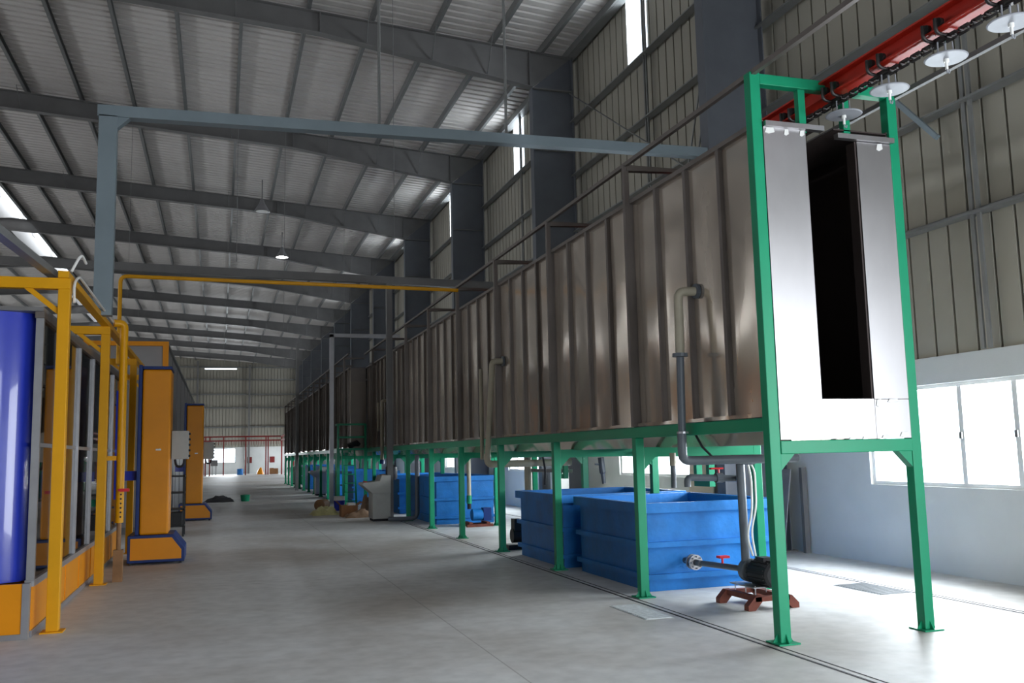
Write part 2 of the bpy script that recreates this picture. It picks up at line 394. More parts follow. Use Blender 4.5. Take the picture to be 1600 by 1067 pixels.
# steel frame of the hall
def I_web(y, pts): return MB().prism(pts, 'y', y - .008, y + .008)
def flange(y, path, w=.24, t=.02):
    mb = MB()
    for p, q in zip(path, path[1:]): mb.beam((p[0], y, p[1]), (q[0], y, q[1]), w, t, (0, 0, 1) if abs(q[0] - p[0]) > .01 else (1, 0, 0))
    return mb
rn = 0
for k in range(0, 11):
    y = Y0 + BAY * k
    c = thing('steel_column', '%s grey steel column standing along the windowed side wall, counting from the green portal' % ORD[k], 'column', (7.9, y, 0), 'steel columns along the side wall')
    I_web(y, [(7.35, 0), (8.42, 0), (8.42, 11.6), (7.35, 10.7)]).build('web', 'colsteel', c)
    flange(y, [(7.34, 0), (7.34, 10.7)]).build('inner_flange', 'colsteel', c)
    flange(y, [(8.43, 0), (8.43, 11.6)]).build('outer_flange', 'colsteel', c)
    MB().box(7.2, 8.5, y - .18, y + .18, 0, .02).build('base_plate', 'steel', c)
    MB().box(7.35, 8.42, y - .11, y + .11, 10.68, 10.71).box(7.35, 8.42, y - .09, y + .09, 9.1, 9.12).build('stiffener', 'steel', c)
    r = thing('roof_rafter', '%s sloping grey steel roof rafter spanning the hall, counting from the camera end' % ORD[k], 'rafter', (-.9, y, 10.7), 'roof rafters')
    bot = [(7.35, 10.73), (2.1, 11.52), (RIDGE, 12.28), (2*RIDGE - 2.1, 11.52), (2*RIDGE - 7.35, 10.73)]
    top = [(8.42, 11.58), (RIDGE, 12.82), (2*RIDGE - 8.42, 11.58)]
    I_web(y, bot + list(reversed(top))).build('web', 'steel', r)
    flange(y, bot).build('bottom_flange', 'steel', r)
    flange(y, top).build('top_flange', 'steel', r)
    for xs in (2.1, 7.3):
        zt = 12.18 - .07 * xs; zb = 11.52 if xs < 3 else 10.74
        MB().box(xs - .012, xs + .012, y - .1, y + .1, zb, zt).build('splice_plate', 'steel', r)
    fb = [(-5.8, 0), (.2, 0), (3.2, 0), (4.8, 0), (6.2, 0)]
    for xb, _ in fb:
        zb = 11.52 - .0667 * (xb - 2.1) if xb < 2.1 else 11.52 - .15 * (xb - 2.1)
        MB().beam((xb, y - .03, zb + .03), (xb - .02, y - .62, 12.2 - .07 * xb - .03), .05, .012, (1, 0, 0)).beam((xb, y + .03, zb + .03), (xb - .02, y + .62, 12.2 - .07 * xb - .03), .05, .012, (1, 0, 0)).build('fly_brace', 'galv', r)
PX = [-8.62, -7.2, -5.7, -4.2, -2.7, -1.2, .3, 1.8, 3.3, 4.8, 6.3, 7.6, 8.3]
for i, x in enumerate(reversed(PX)):
    z = roof_z(x) - .005; s = .085
    o = MB().prism([(x, z), (x, z - .19), (x + s, z - .19), (x + s, z - .17), (x + .012, z - .17), (x + .012, z - .02), (x + s, z - .02), (x + s, z)], 'y', YN, YF)
    o = o.build('roof_purlin', 'galv')
    tag(o, '%s long galvanised roof purlin under the ribbed roof, counting from the windowed wall' % ORD[i], 'purlin', 'roof purlins')
for i, x in enumerate([-10.1, -11.7, -13.2, -14.7, -16.2]):
    z = roof_z(x) - .005
    o = MB().box(x, x + .06, YN, YF, z - .19, z).build('roof_purlin', 'galv')
    tag(o, '%s roof purlin beyond the glazed ridge opening, counting down from the ridge' % ORD[i], 'purlin', 'purlins beyond the ridge')
for i, z in enumerate([4.27, 5.65, 7.05, 8.5, 9.9, 11.6]):
    o = MB().prism([(8.54, z), (8.36, z), (8.36, z + .03), (8.5, z + .03), (8.5, z + .09), (8.54, z + .09)], 'y', YN, YF).build('wall_girt', 'galv')
    tag(o, '%s horizontal steel girt up the windowed side wall above the masonry' % ORD[i], 'girt', 'wall girts')
for i, z in enumerate([4.99, 7.1, 8.58, 10.2, 11.55]):
    o = MB().box(XL, XR - .1, YF - .14, YF, z, z + .14).build('wall_girt', 'galv')
    tag(o, '%s horizontal steel girt up the far end wall' % ORD[i], 'girt', 'end wall girts')
for i, x in enumerate([-2.4, 3.0, 8.1]):
    o = MB().box(x - .1, x + .1, YF - .35, YF - .14, 0, roof_z(x) - .3).build('wind_post', 'steel')
    tag(o, '%s upright steel post on the far end wall, counting from the oven side' % ORD[i], 'post', 'end wall posts')
for k in range(0, 10):
    y = Y0 + BAY * (k - .5)
    mb = MB().beam((8.44, y - .05, 2.68), (8.44, y - .05, 11.6), .05, .03, (1, 0, 0)).beam((8.44, y + .05, 2.68), (8.44, y + .05, 11.6), .05, .03, (1, 0, 0))
    tag(mb.build('wall_tie', 'galv'), '%s upright steel tie mid-bay on the cladding, counting from the portal' % ORD[k], 'tie', 'mid-bay wall ties')
for i, (a, b) in enumerate((((8.3, 12.7, 5.4), (8.3, 20.8, 10.6)), ((8.3, 20.8, 5.2), (8.3, 12.9, 10.4)), ((8.3, 13.6, 9.4), (8.3, 15.0, 5.7)), ((8.3, 13.9, 9.2), (8.3, 15.5, 5.5)))):
    if i > 1 or i == 0:
        tag(MB().cyl(a, b, .018, 8).build('brace_rod', 'galv'), ['long thin bracing rod rising across the cladding behind the tunnel', '', 'steep bracing rod of the pair crossing the cladding, one reaching higher', 'steep bracing rod of the pair crossing the cladding, one reaching lower'][i], 'rod', 'wall bracing rods')
tag(MB().beam((8.25, 9.45, 6.1), (8.4, 8.85, 5.35), .06, .06).build('knee_brace', 'steelblue'), 'short blue-grey knee brace high on the cladding beside the portal', 'brace')

# high-bay lamp
def bay_lamp(x, y, label, lit):
    z = 11.5
    l = thing('high_bay_lamp', label, 'lamp', (x, y, z - .55), 'high bay lamps')
    MB().cyl((x, y, z - .1), (x, y, z + .75), .02, 8).build('hanging_rod', 'galv', l)
    MB().tube([(x, y, z), (x, y, z - .12), (x, y, z - .2), (x, y, z - .5)], [.06, .09, .12, .3], 20, cap=False).build('lamp_shade', 'alu', l, smooth=True)
    MB().tube([(x, y, z - .5), (x, y, z - .4)], [.24, .1], 16).build('lamp_bulb', 'lamp' if lit else 'white', l, smooth=True)
bay_lamp(2.66, 43.8, 'glowing high bay lamp hanging under the roof', True)
bay_lamp(1.4, 35.6, 'unlit high bay lamp hanging under the roof', False)

# floor channels and drain grates
for i, (x, xl) in enumerate(((4.25, 'green portal feet'), (7.2, 'windowed wall'))):
    o = MB().box(x - .012, x + .012, YN, 60, 0, .003).box(x + .07, x + .08, YN, 60, 0, .003).build('floor_channel', 'dark')
    tag(o, 'thin dark floor channel running along the %s' % xl, 'channel', 'floor channels')
def grate(x, y, wx, wy, label, m='grate'):
    g = MB(); g.box(x - wx/2, x + wx/2, y - wy/2, y + wy/2, 0, .003)
    n = int(wy / .045)
    for i in range(n): yy = y - wy/2 + (i + .5) * wy / n; g.box(x - wx/2 + .02, x + wx/2 - .02, yy - .012, yy + .012, .003, .008)
    tag(g.build('drain_grate', m), label, 'drain', 'floor drains')
grate(4.02, 8.6, .3, .85, 'slotted metal drain grate in the floor before the left portal foot', 'grate2')
grate(6.98, 8.85, .42, .8, 'slotted metal drain grate in the floor towards the windowed wall')

# ------------------------------------------------------------------ washing tunnel
TX0, TX1, TZ0, TZ1 = 4.50, 5.82, 1.86, 4.43
LEGY = [9.42, 12.07, 14.72, 17.37, 20.02, 22.67, 25.32, 27.97]
def sheet_x(x, y0, y1, z0, z1, t=.01):
    return MB().box(x - t/2, x + t/2, y0, y1, z0, z1)
def tunnel(name, label, x0, x1, y0, y1, ribs_from, pitch):
    t = thing(name, label, 'tunnel', ((x0+x1)/2, y0, TZ0))
    sheet_x(x0, y0, y1, TZ0, TZ1).build('side_panel', 'ss', t)
    sheet_x(x1, y0, y1, TZ0, TZ1).build('side_panel', 'ss', t)
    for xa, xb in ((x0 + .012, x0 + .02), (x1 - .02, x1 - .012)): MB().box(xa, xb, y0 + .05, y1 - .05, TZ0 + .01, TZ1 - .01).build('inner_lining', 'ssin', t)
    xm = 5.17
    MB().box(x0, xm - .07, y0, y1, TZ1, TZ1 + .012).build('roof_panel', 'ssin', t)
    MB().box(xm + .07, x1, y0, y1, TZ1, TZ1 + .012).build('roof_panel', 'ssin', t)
    MB().prism([(x0 + .05, TZ0), (x1 - .05, TZ0), (x1 - .25, TZ0 - .24), (x0 + .2, TZ0 - .24)], 'y', y0 + .1, y1).build('drip_tray', 'ss', t)
    y = ribs_from
    tr = MB()
    while y < y1:
        mb = MB().prism([(x0 - .004, y - .012), (x0 - .05, y - .012), (x0 - .05, y + .04), (x0 - .044, y + .04), (x0 - .044, y - .004), (x0 - .004, y - .004)], 'z', TZ0 + .03, TZ1 - .02)
        mb.build('rib', 'brown', t); y += pitch
    MB().box(x0 - .055, x0 + .01, y0, y1, TZ1 - .02, TZ1 + .025).build('top_trim', 'brown', t)
    MB().box(x0 - .05, x0 - .004, y0, y1, TZ0, TZ0 + .035).build('bottom_trim', 'ss', t)
    MB().box(x1 - .01, x1 + .055, y0, y1, TZ1 - .02, TZ1 + .025).build('top_trim', 'brown', t)
    return t
tn = tunnel('spray_tunnel', 'long raised stainless steel washing tunnel with upright ribs on green legs', TX0, TX1, 6.74, 29.55, 7.43, .6625)
yf = 6.72
e = MB().box(4.49, 4.92, yf - .006, yf + .004, 1.66, 4.40); e.build('end_panel', 'ssend', tn)
MB().box(5.46, 5.84, yf - .006, yf + .004, 2.0, 4.33).build('end_panel', 'ssend', tn)
MB().box(5.46, 5.84, yf - .006, yf + .004, 1.655, 1.995).build('corner_panel', 'ssend', tn)
MB().box(4.924, 5.19, yf - .005, yf + .005, 1.66, 2.0).build('sill_panel', 'ssend', tn)
MB().box(5.192, 5.456, yf - .005, yf + .005, 1.655, 2.0).build('sill_panel', 'ssend', tn)
MB().box(4.49, 5.09, yf - .05, yf + .01, 4.385, 4.43).build('top_edge_strip', 'ssend', tn)
MB().box(5.23, 5.84, yf - .05, yf + .01, 4.335, 4.38).build('top_edge_strip', 'ssend', tn)
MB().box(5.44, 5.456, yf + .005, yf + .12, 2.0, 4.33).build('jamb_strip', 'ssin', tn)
for (x, z, w_, h_) in ((4.55, 4.36, .1, .05), (4.72, 4.355, .05, .05), (4.88, 4.36, .05, .05), (5.7, 4.3, .07, .06), (5.55, 1.67, .09, .03), (5.75, 1.69, .1, .04), (5.33, 1.66, .05, .03), (5.2, 1.66, .07, .02), (5.65, 1.985, .12, .03), (5.5, 1.97, .06, .06)):
    MB().prism([(x - w_/2, z - h_/2), (x - w_*.1, z - h_*.7), (x + w_/2, z - h_/3), (x + w_*.4, z + h_/2), (x - w_*.3, z + h_*.4)], 'y', yf - .012, yf - .006).build('sealant_patch', 'white', tn)
MB().tube([(4.98, 6.9, 4.22), (5.02, 12, 4.22), (5.02, 28, 4.22)], .03, 8).build('guide_bar', 'yellow', tn)
tf = tunnel('spray_tunnel', 'farther wider stretch of ribbed steel tunnel beyond the green platform', 3.97, 5.9, 29.62, 60.0, 30.0, .6625)
MB().box(3.97, 4.46, 29.58, 29.6, TZ0, 3.98).build('end_panel', 'dullss', tf)
MB().box(3.97, 4.46, 29.60, 29.62, 3.98, TZ1).build('end_panel', 'brown', tf)

# conveyor support posts and rails alongside the tunnel
cf = thing('conveyor_gantry', 'brown steel gantry of posts, brackets and handrail-like rails along the tunnel', 'gantry', (5.2, 6.8, 1.85))
PY = LEGY + [30.6 + 2.65 * i for i in range(12)]
for y in PY:
    xp = 4.42 if y < 29.5 else 3.89
    MB().box(xp - .03, xp + .03, y - .03, y + .03, TZ0, 4.87).build('post', 'brown', cf)
    MB().prism([(xp, 4.80), (xp + .66, 4.83), (xp + .66, 4.87), (xp, 4.87)], 'y', y - .04, y + .04).build('bracket', 'brown', cf)
MB().beam((4.42, 1.5, 4.875), (4.42, 29.6, 4.875), .045, .045).build('rail', 'brown', cf)
MB().beam((3.89, 29.6, 4.875), (3.89, 60, 4.875), .045, .045).build('rail', 'brown', cf)
MB().beam((5.93, 1.5, 4.8), (5.93, 60, 4.8), .045, .045).build('rail', 'steel', cf)

# green frame
gf = thing('green_support_frame', 'glossy green square-tube steel stand with tall end portal carrying the tunnel', 'stand', (5.15, 6.75, 0))
def green_leg(x, y, z1, par, s=.1):
    l = MB().box(x - s/2, x + s/2, y - s/2, y + s/2, .012, z1).build('leg' if z1 < 4 else 'portal_post', 'green', par, bevel=.006)
    b = MB().box(x - .1, x + .1, y - .1, y + .1, 0, .012)
    for sx, sy in ((1, 0), (-1, 0), (0, 1), (0, -1)):
        a = .095; h = .07
        if sx: b.prism([(x + sx * s/2, .012), (x + sx * a, .012), (x + sx * s/2, .012 + h)], 'y', y - .004, y + .004)
        else: b.prism([(y + sy * s/2, .012), (y + sy * a, .012), (y + sy * s/2, .012 + h)], 'x', x - .004, x + .004)
    b.build('base_plate', 'green', l)
def gusset(xa, y, sg, par, z=1.52, d=.14):
    MB().prism([(xa, z), (xa + sg * d, z), (xa, z - d)], 'y', y - .04, y + .04).build('gusset', 'green', par)
green_leg(4.43, 6.76, 4.88, gf); green_leg(5.87, 6.76, 4.86, gf)
MB().box(4.482, 5.818, 6.715, 6.805, 4.775, 4.872).build('top_beam', 'green', gf, bevel=.006)
MB().box(4.48, 5.82, 6.70, 6.80, 1.54, 1.65).build('front_beam', 'green', gf, bevel=.006)
for x in (4.92, 5.385): MB().box(x - .035, x + .035, 6.74, 6.80, 4.38, 4.78).build('hanger_post', 'green', gf)
gusset(4.48, 6.76, 1, gf, 1.54); gusset(5.82, 6.76, -1, gf, 1.54)
def frame_run(par, ys, xl, xr, yend, y0=None):
    y0 = y0 or ys[0]
    MB().box(xl - .05, xl + .05, y0, yend, 1.735, 1.85).build('side_beam', 'green', par, bevel=.005)
    MB().box(xr - .05, xr + .05, ys[0] - .05, yend, 1.51, 1.64).build('side_beam', 'green', par, bevel=.005)
    for y in ys:
        green_leg(xl, y, 1.735, par)
        if abs(y - 22.67) > .1: green_leg(xr, y, 1.51, par)
        MB().box(xl + .05, xr - .05, y - .05, y + .05, 1.52, 1.63).build('cross_beam', 'green', par)
        gusset(xl + .05, y, 1, par); gusset(xr - .05, y, -1, par)
frame_run(gf, LEGY, 4.45, 5.94, 29.5, 6.81)
for y in (10.63, 15.8): MB().box(5.90, 5.98, y - .2, y - .12, 1.2, 1.51).box(5.90, 5.98, y + .12, y + .2, 1.2, 1.51).box(5.90, 5.98, y - .2, y + .2, 1.12, 1.2).build('hanging_loop', 'green', gf)
gf2 = thing('green_support_frame', 'farther green steel stand under the wider tunnel stretch beyond the platform', 'stand', (5, 31, 0))
frame_run(gf2, [30.6 + 2.65 * i for i in range(12)], 3.95, 5.94, 60.0, 29.7)

# overhead conveyor: rail, chain, trolleys, hook discs
cr = thing('overhead_rail', 'red steel overhead conveyor rail with dark chain entering the tunnel', 'rail', (5.17, 2, 4.68))
rl = MB().box(5.09, 5.25, 1.5, 60, 4.83, 4.845).box(5.16, 5.18, 1.5, 60, 4.70, 4.83).box(5.09, 5.25, 1.5, 60, 4.685, 4.70)
rl.build('beam', 'red', cr)
ch = MB(); y = 3.4
i = 0
while y < 8.2:
    r_ = .02
    if i % 2 == 0:
        ch.tube([(5.17 - .026, y, 4.62), (5.17 - .026, y + .075, 4.62)], .012, 6).tube([(5.17 + .026, y, 4.62), (5.17 + .026, y + .075, 4.62)], .012, 6)
    else:
        ch.tube([(5.17, y - .005, 4.62 + .024), (5.17, y + .08, 4.62 + .024)], .012, 6).tube([(5.17, y - .005, 4.62 - .024), (5.17, y + .08, 4.62 - .024)], .012, 6)
    ch.cyl((5.17 - .025, y, 4.625), (5.17 + .025, y, 4.625), .012, 8); y += .062; i += 1
ch.build('chain', 'chain', cr)
for y0 in (4.72, 5.33, 5.965, 6.56, 7.2):
    tr = MB()
    for y in (y0 - .065, y0 + .065):
        for sg in (-1, 1):
            tr.tube(bent([(5.17 + sg*.02, y, 4.64), (5.17 + sg*.11, y, 4.65), (5.17 + sg*.11, y, 4.76)], .04), .014, 8)
            tr.cyl((5.17 + sg*.085, y, 4.735), (5.17 + sg*.055, y, 4.735), .035, 14)
    tr.box(5.15, 5.19, y0 - .07, y0 + .07, 4.60, 4.66)
    tr.build('trolley', 'chain', cr)
def disc(y, label):
    x = 5.17; z = 4.475
    d = thing('hook_disc', label, 'conveyor hook', (x, y, z - .1), 'hanging discs on the conveyor')
    MB().tube([(x, y, z - .006), (x, y, z + .0), (x, y, z + .006)], [.145, .155, .15], 28).build('disc', 'zinc', d)
    MB().cyl((x, y, z + .006), (x, y, z + .13), .008, 8).tube([(x + .05, y - .02, z + .13), (x + .052, y - .02, z + .05), (x + .04, y - .02, z + .03)], .006, 6).tube([(x - .05, y + .02, z + .13), (x - .052, y + .02, z + .05)], .006, 6).build('hanger', 'zinc', d)
    MB().cyl((x, y, z - .085), (x, y, z - .006), .011, 10).cyl((x, y, z - .03), (x, y, z - .006), .02, 10).build('spindle', 'white', d)
    MB().tube(bent([(x, y, z - .085), (x, y, z - .11), (x + .02, y, z - .115), (x + .025, y, z - .09)], .012), .006, 6).build('hook', 'zinc', d)
disc(4.70, 'largest looking white hanging disc, cut by the picture edge'); disc(5.30, 'white hanging disc on the conveyor, second from the picture edge')
disc(5.92, 'white hanging disc just before the green portal post top'); disc(6.50, 'small looking hanging disc between the green portal hanger posts')

# ------------------------------------------------------------------ blue tanks
def tank(x0, x1, y0, y1, h, label):
    t = thing('process_tank', label, 'tank', ((x0+x1)/2, (y0+y1)/2, 0), 'open blue tanks under the tunnel')
    s = .03; b = MB()
    O = [(x0, y0), (x1, y0), (x1, y1), (x0, y1)]; I = [(x0+s, y0+s), (x1-s, y0+s), (x1-s, y1-s), (x0+s, y1-s)]
    for p in O: b.v.append((*p, .03))
    for p in O: b.v.append((*p, h))
    for p in I: b.v.append((*p, h))
    for p in I: b.v.append((*p, .08))
    b.f = [(0, 1, 2, 3), (12, 13, 14, 15)]
    for i in range(4):
        j = (i + 1) % 4; b.f += [(i, j, 4+j, 4+i), (4+i, 4+j, 8+j, 8+i), (8+i, 8+j, 12+j, 12+i)]
    b.build('body', 'blue', t)
    def ring(z0, z1, w_, name):
        m = MB()
        m.box(x0 - w_, x1 + w_, y0 - w_, y0 + .001, z0, z1).box(x0 - w_, x1 + w_, y1 - .001, y1 + w_, z0, z1).box(x0 - w_, x0 + .001, y0, y1, z0, z1).box(x1 - .001, x1 + w_, y0, y1, z0, z1)
        m.build(name, 'blue', t)
    ring(h - .1, h + .012, .07, 'rim'); ring(h * .50, h * .50 + .06, .055, 'band'); ring(.13, .19, .05, 'band'); ring(0, .03, -.02, 'base_skid')
    return t
TA = tank(4.68, 6.33, 9.74, 11.80, .98, 'open blue tank standing between the black pump and the next tank')
tank(4.58, 6.40, 12.2, 14.10, .99, 'dark-sided open blue tank directly behind the one with the black pump')
tank(4.78, 6.15, 21.0, 24.1, 1.08, 'blue tank behind the blue pump and white upright pipe')
tank(4.75, 6.3, 25.48, 27.8, 1.05, 'blue tank behind the foremost grey control desk')
tank(4.3, 5.8, 31.4, 34.4, 1.08, 'blue tank seen through the green ladder')
tank(4.3, 5.8, 36.2, 39.2, 1.08, 'blue tank just past the green ladder')
tank(4.3, 5.8, 42.0, 45.0, 1.2, 'blue tank behind the second grey control desk')
tank(4.3, 5.8, 48.0, 51.5, 1.2, 'farthest blue tank under the tunnel')

# ------------------------------------------------------------------ pipes and pumps
def flangering(mb, c, ax, r=.07, t=.02):
    d = {'x': (t/2, 0, 0), 'y': (0, t/2, 0), 'z': (0, 0, t/2)}[ax]; c = Vector(c); d = Vector(d); return mb.cyl(c - d, c + d, r, 16)
rp_ = thing('riser_pipe', 'cream and dark grey riser pipe from a flange on the tunnel side near the portal', 'pipe', (4.3, 8.1, 1.45), 'riser pipes on the tunnel side')
MB().tube(bent([(4.49, 8.0, 3.15), (4.31, 8.06, 3.15), (4.31, 8.08, 2.52)], .07), .045, 14).build('upper_pipe', 'pvc', rp_, smooth=True)
flangering(flangering(MB(), (4.475, 8.0, 3.15), 'x', .075, .03), (4.31, 8.08, 2.52), 'z', .075, .035).build('pipe_flange', 'pvcg', rp_)
MB().tube([(4.31, 8.08, 2.50), (4.31, 8.12, 1.5)], .038, 14).tube(bent([(4.31, 8.12, 1.75), (4.31, 8.12, 1.49), (4.50, 8.14, 1.485), (5.62, 8.14, 1.485)], .07), .045, 14).build('lower_pipe', 'pvcg', rp_, smooth=True)
flangering(MB(), (4.31, 8.1, 1.76), 'z', .056, .02).build('coupling', 'alu', rp_)
MB().tube([(4.55, 8.3, 1.76), (4.6, 8.25, 1.62), (4.7, 8.2, 1.5)], .012, 6).build('hose', 'dark', rp_)
# pump A
pz = .27
pa = thing('circulation_pump', 'black motor pump on red skid before the blue tank beside the portal', 'pump', (5.2, 8.45, 0), 'pumps beside the tanks')
sk = MB()
for yy in (8.2, 8.75): sk.prism([(4.98, .0), (5.06, .0), (5.14, .085), (5.4, .085), (5.48, 0), (5.56, 0), (5.56, .05), (5.48, .13), (5.06, .13), (4.98, .05)], 'y', yy - .04, yy + .04)
for xx in (5.1, 5.42): sk.box(xx - .035, xx + .035, 8.16, 8.79, .085, .135)
sk.build('skid', 'rust', pa)
st = MB()
for x in (5.14, 5.38):
    for y in (8.28, 8.46, 8.66): st.cyl((x, y, .12), (x, y, .22), .007, 6)
st.box(5.1, 5.42, 8.24, 8.7, .2, .212).build('mount_bolts', 'alu', pa)
mo = MB().tube([(5.26, 8.08, .34), (5.26, 8.1, .34), (5.26, 8.42, .34), (5.26, 8.48, .34)], [.1, .125, .125, .09], 28)
for a in range(0, 360, 20):
    c, s_ = math.cos(math.radians(a)), math.sin(math.radians(a))
    mo.beam((5.26 + .12*c, 8.12, .34 + .12*s_), (5.26 + .12*c, 8.42, .34 + .12*s_), .01, .03, (c, 0, s_))
mo.box(5.2, 5.32, 8.2, 8.34, .44, .5)
mo.build('motor', 'black', pa)
MB().tube([(5.26, 8.48, .34), (5.26, 8.52, .34), (5.26, 8.6, .34), (5.26, 8.63, .34)], [.07, .12, .12, .05], 24).build('pump_head', 'pvcg', pa, smooth=True)
mb = MB().tube([(5.26, 8.62, .34), (5.15, 9.35, .33)], .032, 12).cyl((5.13, 9.35, .33), (5.12, 9.7, .33), .035, 12); mb.build('suction_pipe', 'pvcg', pa, smooth=True)
mb = MB().cyl((5.13, 9.46, .33), (5.13, 9.48, .33), .085, 18).cyl((5.13, 9.53, .33), (5.13, 9.55, .33), .085, 18)
for a in range(0, 360, 45): c, s_ = .065*math.cos(math.radians(a)), .065*math.sin(math.radians(a)); mb.cyl((5.13 + c, 9.42, .33 + s_), (5.13 + c, 9.6, .33 + s_), .008, 6)
mb.build('bolted_flange', 'alu', pa)
MB().cyl((5.2, 9.0, .36), (5.2, 9.0, .42), .012, 8).box(5.15, 5.27, 8.96, 9.04, .42, .445).build('valve_handle', 'redv', pa)
MB().tube(bent([(5.22, 8.56, .42), (5.21, 8.56, 1.47), (5.21, 8.3, 1.47)], .05), .045, 12).build('discharge_pipe', 'pvcg', pa, smooth=True)
MB().tube(bent([(5.22, 8.42, .5), (5.15, 8.4, .7), (5.24, 8.42, .95), (5.26, 8.44, 1.3), (5.2, 8.42, 1.5), (5.1, 8.4, 1.5)], .1), .012, 8).tube(bent([(5.24, 8.4, .5), (5.19, 8.38, .75), (5.28, 8.4, 1.0), (5.28, 8.4, 1.4), (5.14, 8.4, 1.52)], .1), .01, 8).build('power_cable', 'white', pa, smooth=True)
bpipe = thing('return_pipe', 'dark grey branch pipe with red valve handle above the blue tank', 'pipe', (4.95, 8.9, 1.2))
MB().tube(bent([(4.74, 8.85, 1.20), (4.74, 8.85, 1.30), (5.36, 8.85, 1.27)], .05), .036, 12).build('pipe', 'pvcg', bpipe, smooth=True)
MB().cyl((5.08, 8.85, 1.285), (5.16, 8.85, 1.285), .052, 14).build('valve_body', 'pvcg', bpipe)
MB().cyl((5.12, 8.85, 1.31), (5.12, 8.85, 1.38), .01, 8).box(5.02, 5.17, 8.83, 8.87, 1.375, 1.395).build('valve_handle', 'redv', bpipe)
MB().cyl((5.36, 8.85, 1.27), (5.22, 8.58, 1.27), .036, 12).build('elbow_piece', 'pvcg', bpipe)
hp = thing('hanging_pipe', 'short dark pipe with cream top hanging over the first blue tank', 'pipe', (4.75, 9.15, 1.2))
MB().cyl((4.76, 9.2, 1.42), (4.76, 9.2, 1.56), .035, 12).build('upper_socket', 'pvc', hp); MB().cyl((4.76, 9.2, 1.18), (4.76, 9.2, 1.43), .03, 12).build('tail_pipe', 'pvcg', hp)
hp = tag(MB().tube(bent([(5.6, 13.2, 1.5), (5.62, 13.2, 1.3), (5.64, 13.2, 1.1)], .05), [.05, .05, .05, .05, .05, .05, .035, .03], 10).cyl((5.5, 13.2, 1.4), (5.6, 13.2, 1.4), .015, 8).build('hanging_pipe', 'pvcg'), 'slim dark grey pipe hanging above the dark-sided blue tank', 'pipe')
for (y, lab, twin, zb) in ((15.0, 'twin cream riser pipe on the tunnel side at mid length', True, 1.5), (25.9, 'cream riser pipe on the tunnel side before the green platform', False, 1.5)):
    r2 = thing('riser_pipe', lab, 'pipe', (4.3, y, zb), 'riser pipes on the tunnel side')
    MB().tube(bent([(4.49, y - .45, 3.12), (4.3, y - .4, 3.12), (4.3, y, zb)] if twin else [(4.49, y - .5, 3.12), (4.28, y - .45, 3.12), (4.28, y - .4, 1.5)], .07), .05, 12).build('upper_pipe', 'pvc', r2, smooth=True)
    if twin: MB().cyl((4.28, y + .25, 3.05), (4.28, y + .25, zb), .035, 12).tube(bent([(4.3, y, 1.6), (4.3, y, 1.42), (5.8, y, 1.42)], .08), .06, 12).build('lower_pipe', 'pvc', r2, smooth=True)
    else: MB().cyl((4.26, y + .1, 3.1), (4.26, y + .1, 2.3), .035, 12).build('lower_pipe', 'pvc', r2, smooth=True); MB().cyl((4.28, y - .4, 1.38), (4.28, y - .4, 1.5), .07, 12).build('pipe_flange', 'dkblue', r2)
    flangering(MB(), (4.47, y - .45, 3.12), 'x', .085, .03).build('coupling', 'pvcg', r2)
sp = thing('spray_header', 'cream drop pipe with side arm over the dark-sided tank', 'pipe', (5.5, 14.6, .9))
MB().cyl((5.35, 16.0, .9), (5.35, 16.0, 1.52), .07, 14).build('drop_pipe', 'pvc', sp); MB().beam((5.35, 16.0, 1.28), (6.1, 15.7, 1.25), .06, .06).build('side_arm', 'brown', sp)
MB().tube(bent([(4.9, 14.8, 1.62), (5.2, 14.8, 1.6), (5.26, 14.8, 1.3), (5.24, 14.8, 1.05)], .1), .018, 8).build('hose', 'dark', sp, smooth=True)
# pump B (blue)
pb = thing('circulation_pump', 'small blue pump on red skid below the white upright pipe', 'pump', (5.5, 20.1, 0), 'pumps beside the tanks')
MB().box(5.2, 5.8, 19.85, 19.93, 0, .06).box(5.2, 5.8, 20.25, 20.33, 0, .06).box(5.25, 5.33, 19.85, 20.33, .05, .1).box(5.65, 5.73, 19.85, 20.33, .05, .1).build('skid', 'rust', pb)
MB().tube([(5.36, 20.1, .25), (5.38, 20.1, .25), (5.6, 20.1, .25), (5.62, 20.1, .25)], [.1, .13, .13, .1], 20).build('motor', 'blue', pb, smooth=True)
MB().box(5.62, 5.8, 20.0, 20.2, .12, .4).build('terminal_box', 'dkblue', pb)
MB().cyl((5.32, 20.1, .38), (5.32, 20.1, .5), .045, 12).build('coupling', 'dark', pb); MB().cyl((5.32, 20.1, .5), (5.32, 20.1, .68), .06, 12).build('valve', 'green', pb)
MB().cyl((5.32, 20.1, .68), (5.32, 20.1, 1.5), .048, 12).build('upright_pipe', 'pvc', pb, smooth=True)
pc = thing('circulation_pump', 'dark pump mostly hidden at the rear corner of the dark-sided tank', 'pump', (4.55, 15.0, 0), 'pumps beside the tanks')
MB().cyl((4.7, 15.0, .22), (5.1, 15.0, .22), .12, 18).build('motor', 'black', pc); MB().box(4.6, 5.1, 14.85, 15.15, 0, .08).build('skid', 'black', pc); MB().box(4.72, 4.85, 14.9, 15.1, .3, .5).build('terminal_box', 'black', pc)
# drain pipe by third tank, agitator
tag(MB().tube(bent([(4.62, 22.4, 1.6), (4.62, 22.4, .08), (4.3, 22.4, .07), (3.95, 22.6, .07)], .15), .055, 12).build('drain_pipe', 'pvcg', smooth=True), 'dark grey downpipe turning along the floor beside the blue tank', 'pipe')
tag(MB().tube([(4.45, 25.0, .95), (4.45, 25.0, 1.0), (4.45, 25.0, 1.3), (4.45, 25.0, 1.36)], [.12, .16, .16, .1], 16).cyl((4.45, 25.0, 0), (4.45, 25, .95), .03, 8).build('agitator_motor', 'black', smooth=True), 'black motor on a pole behind the foremost control desk', 'motor')

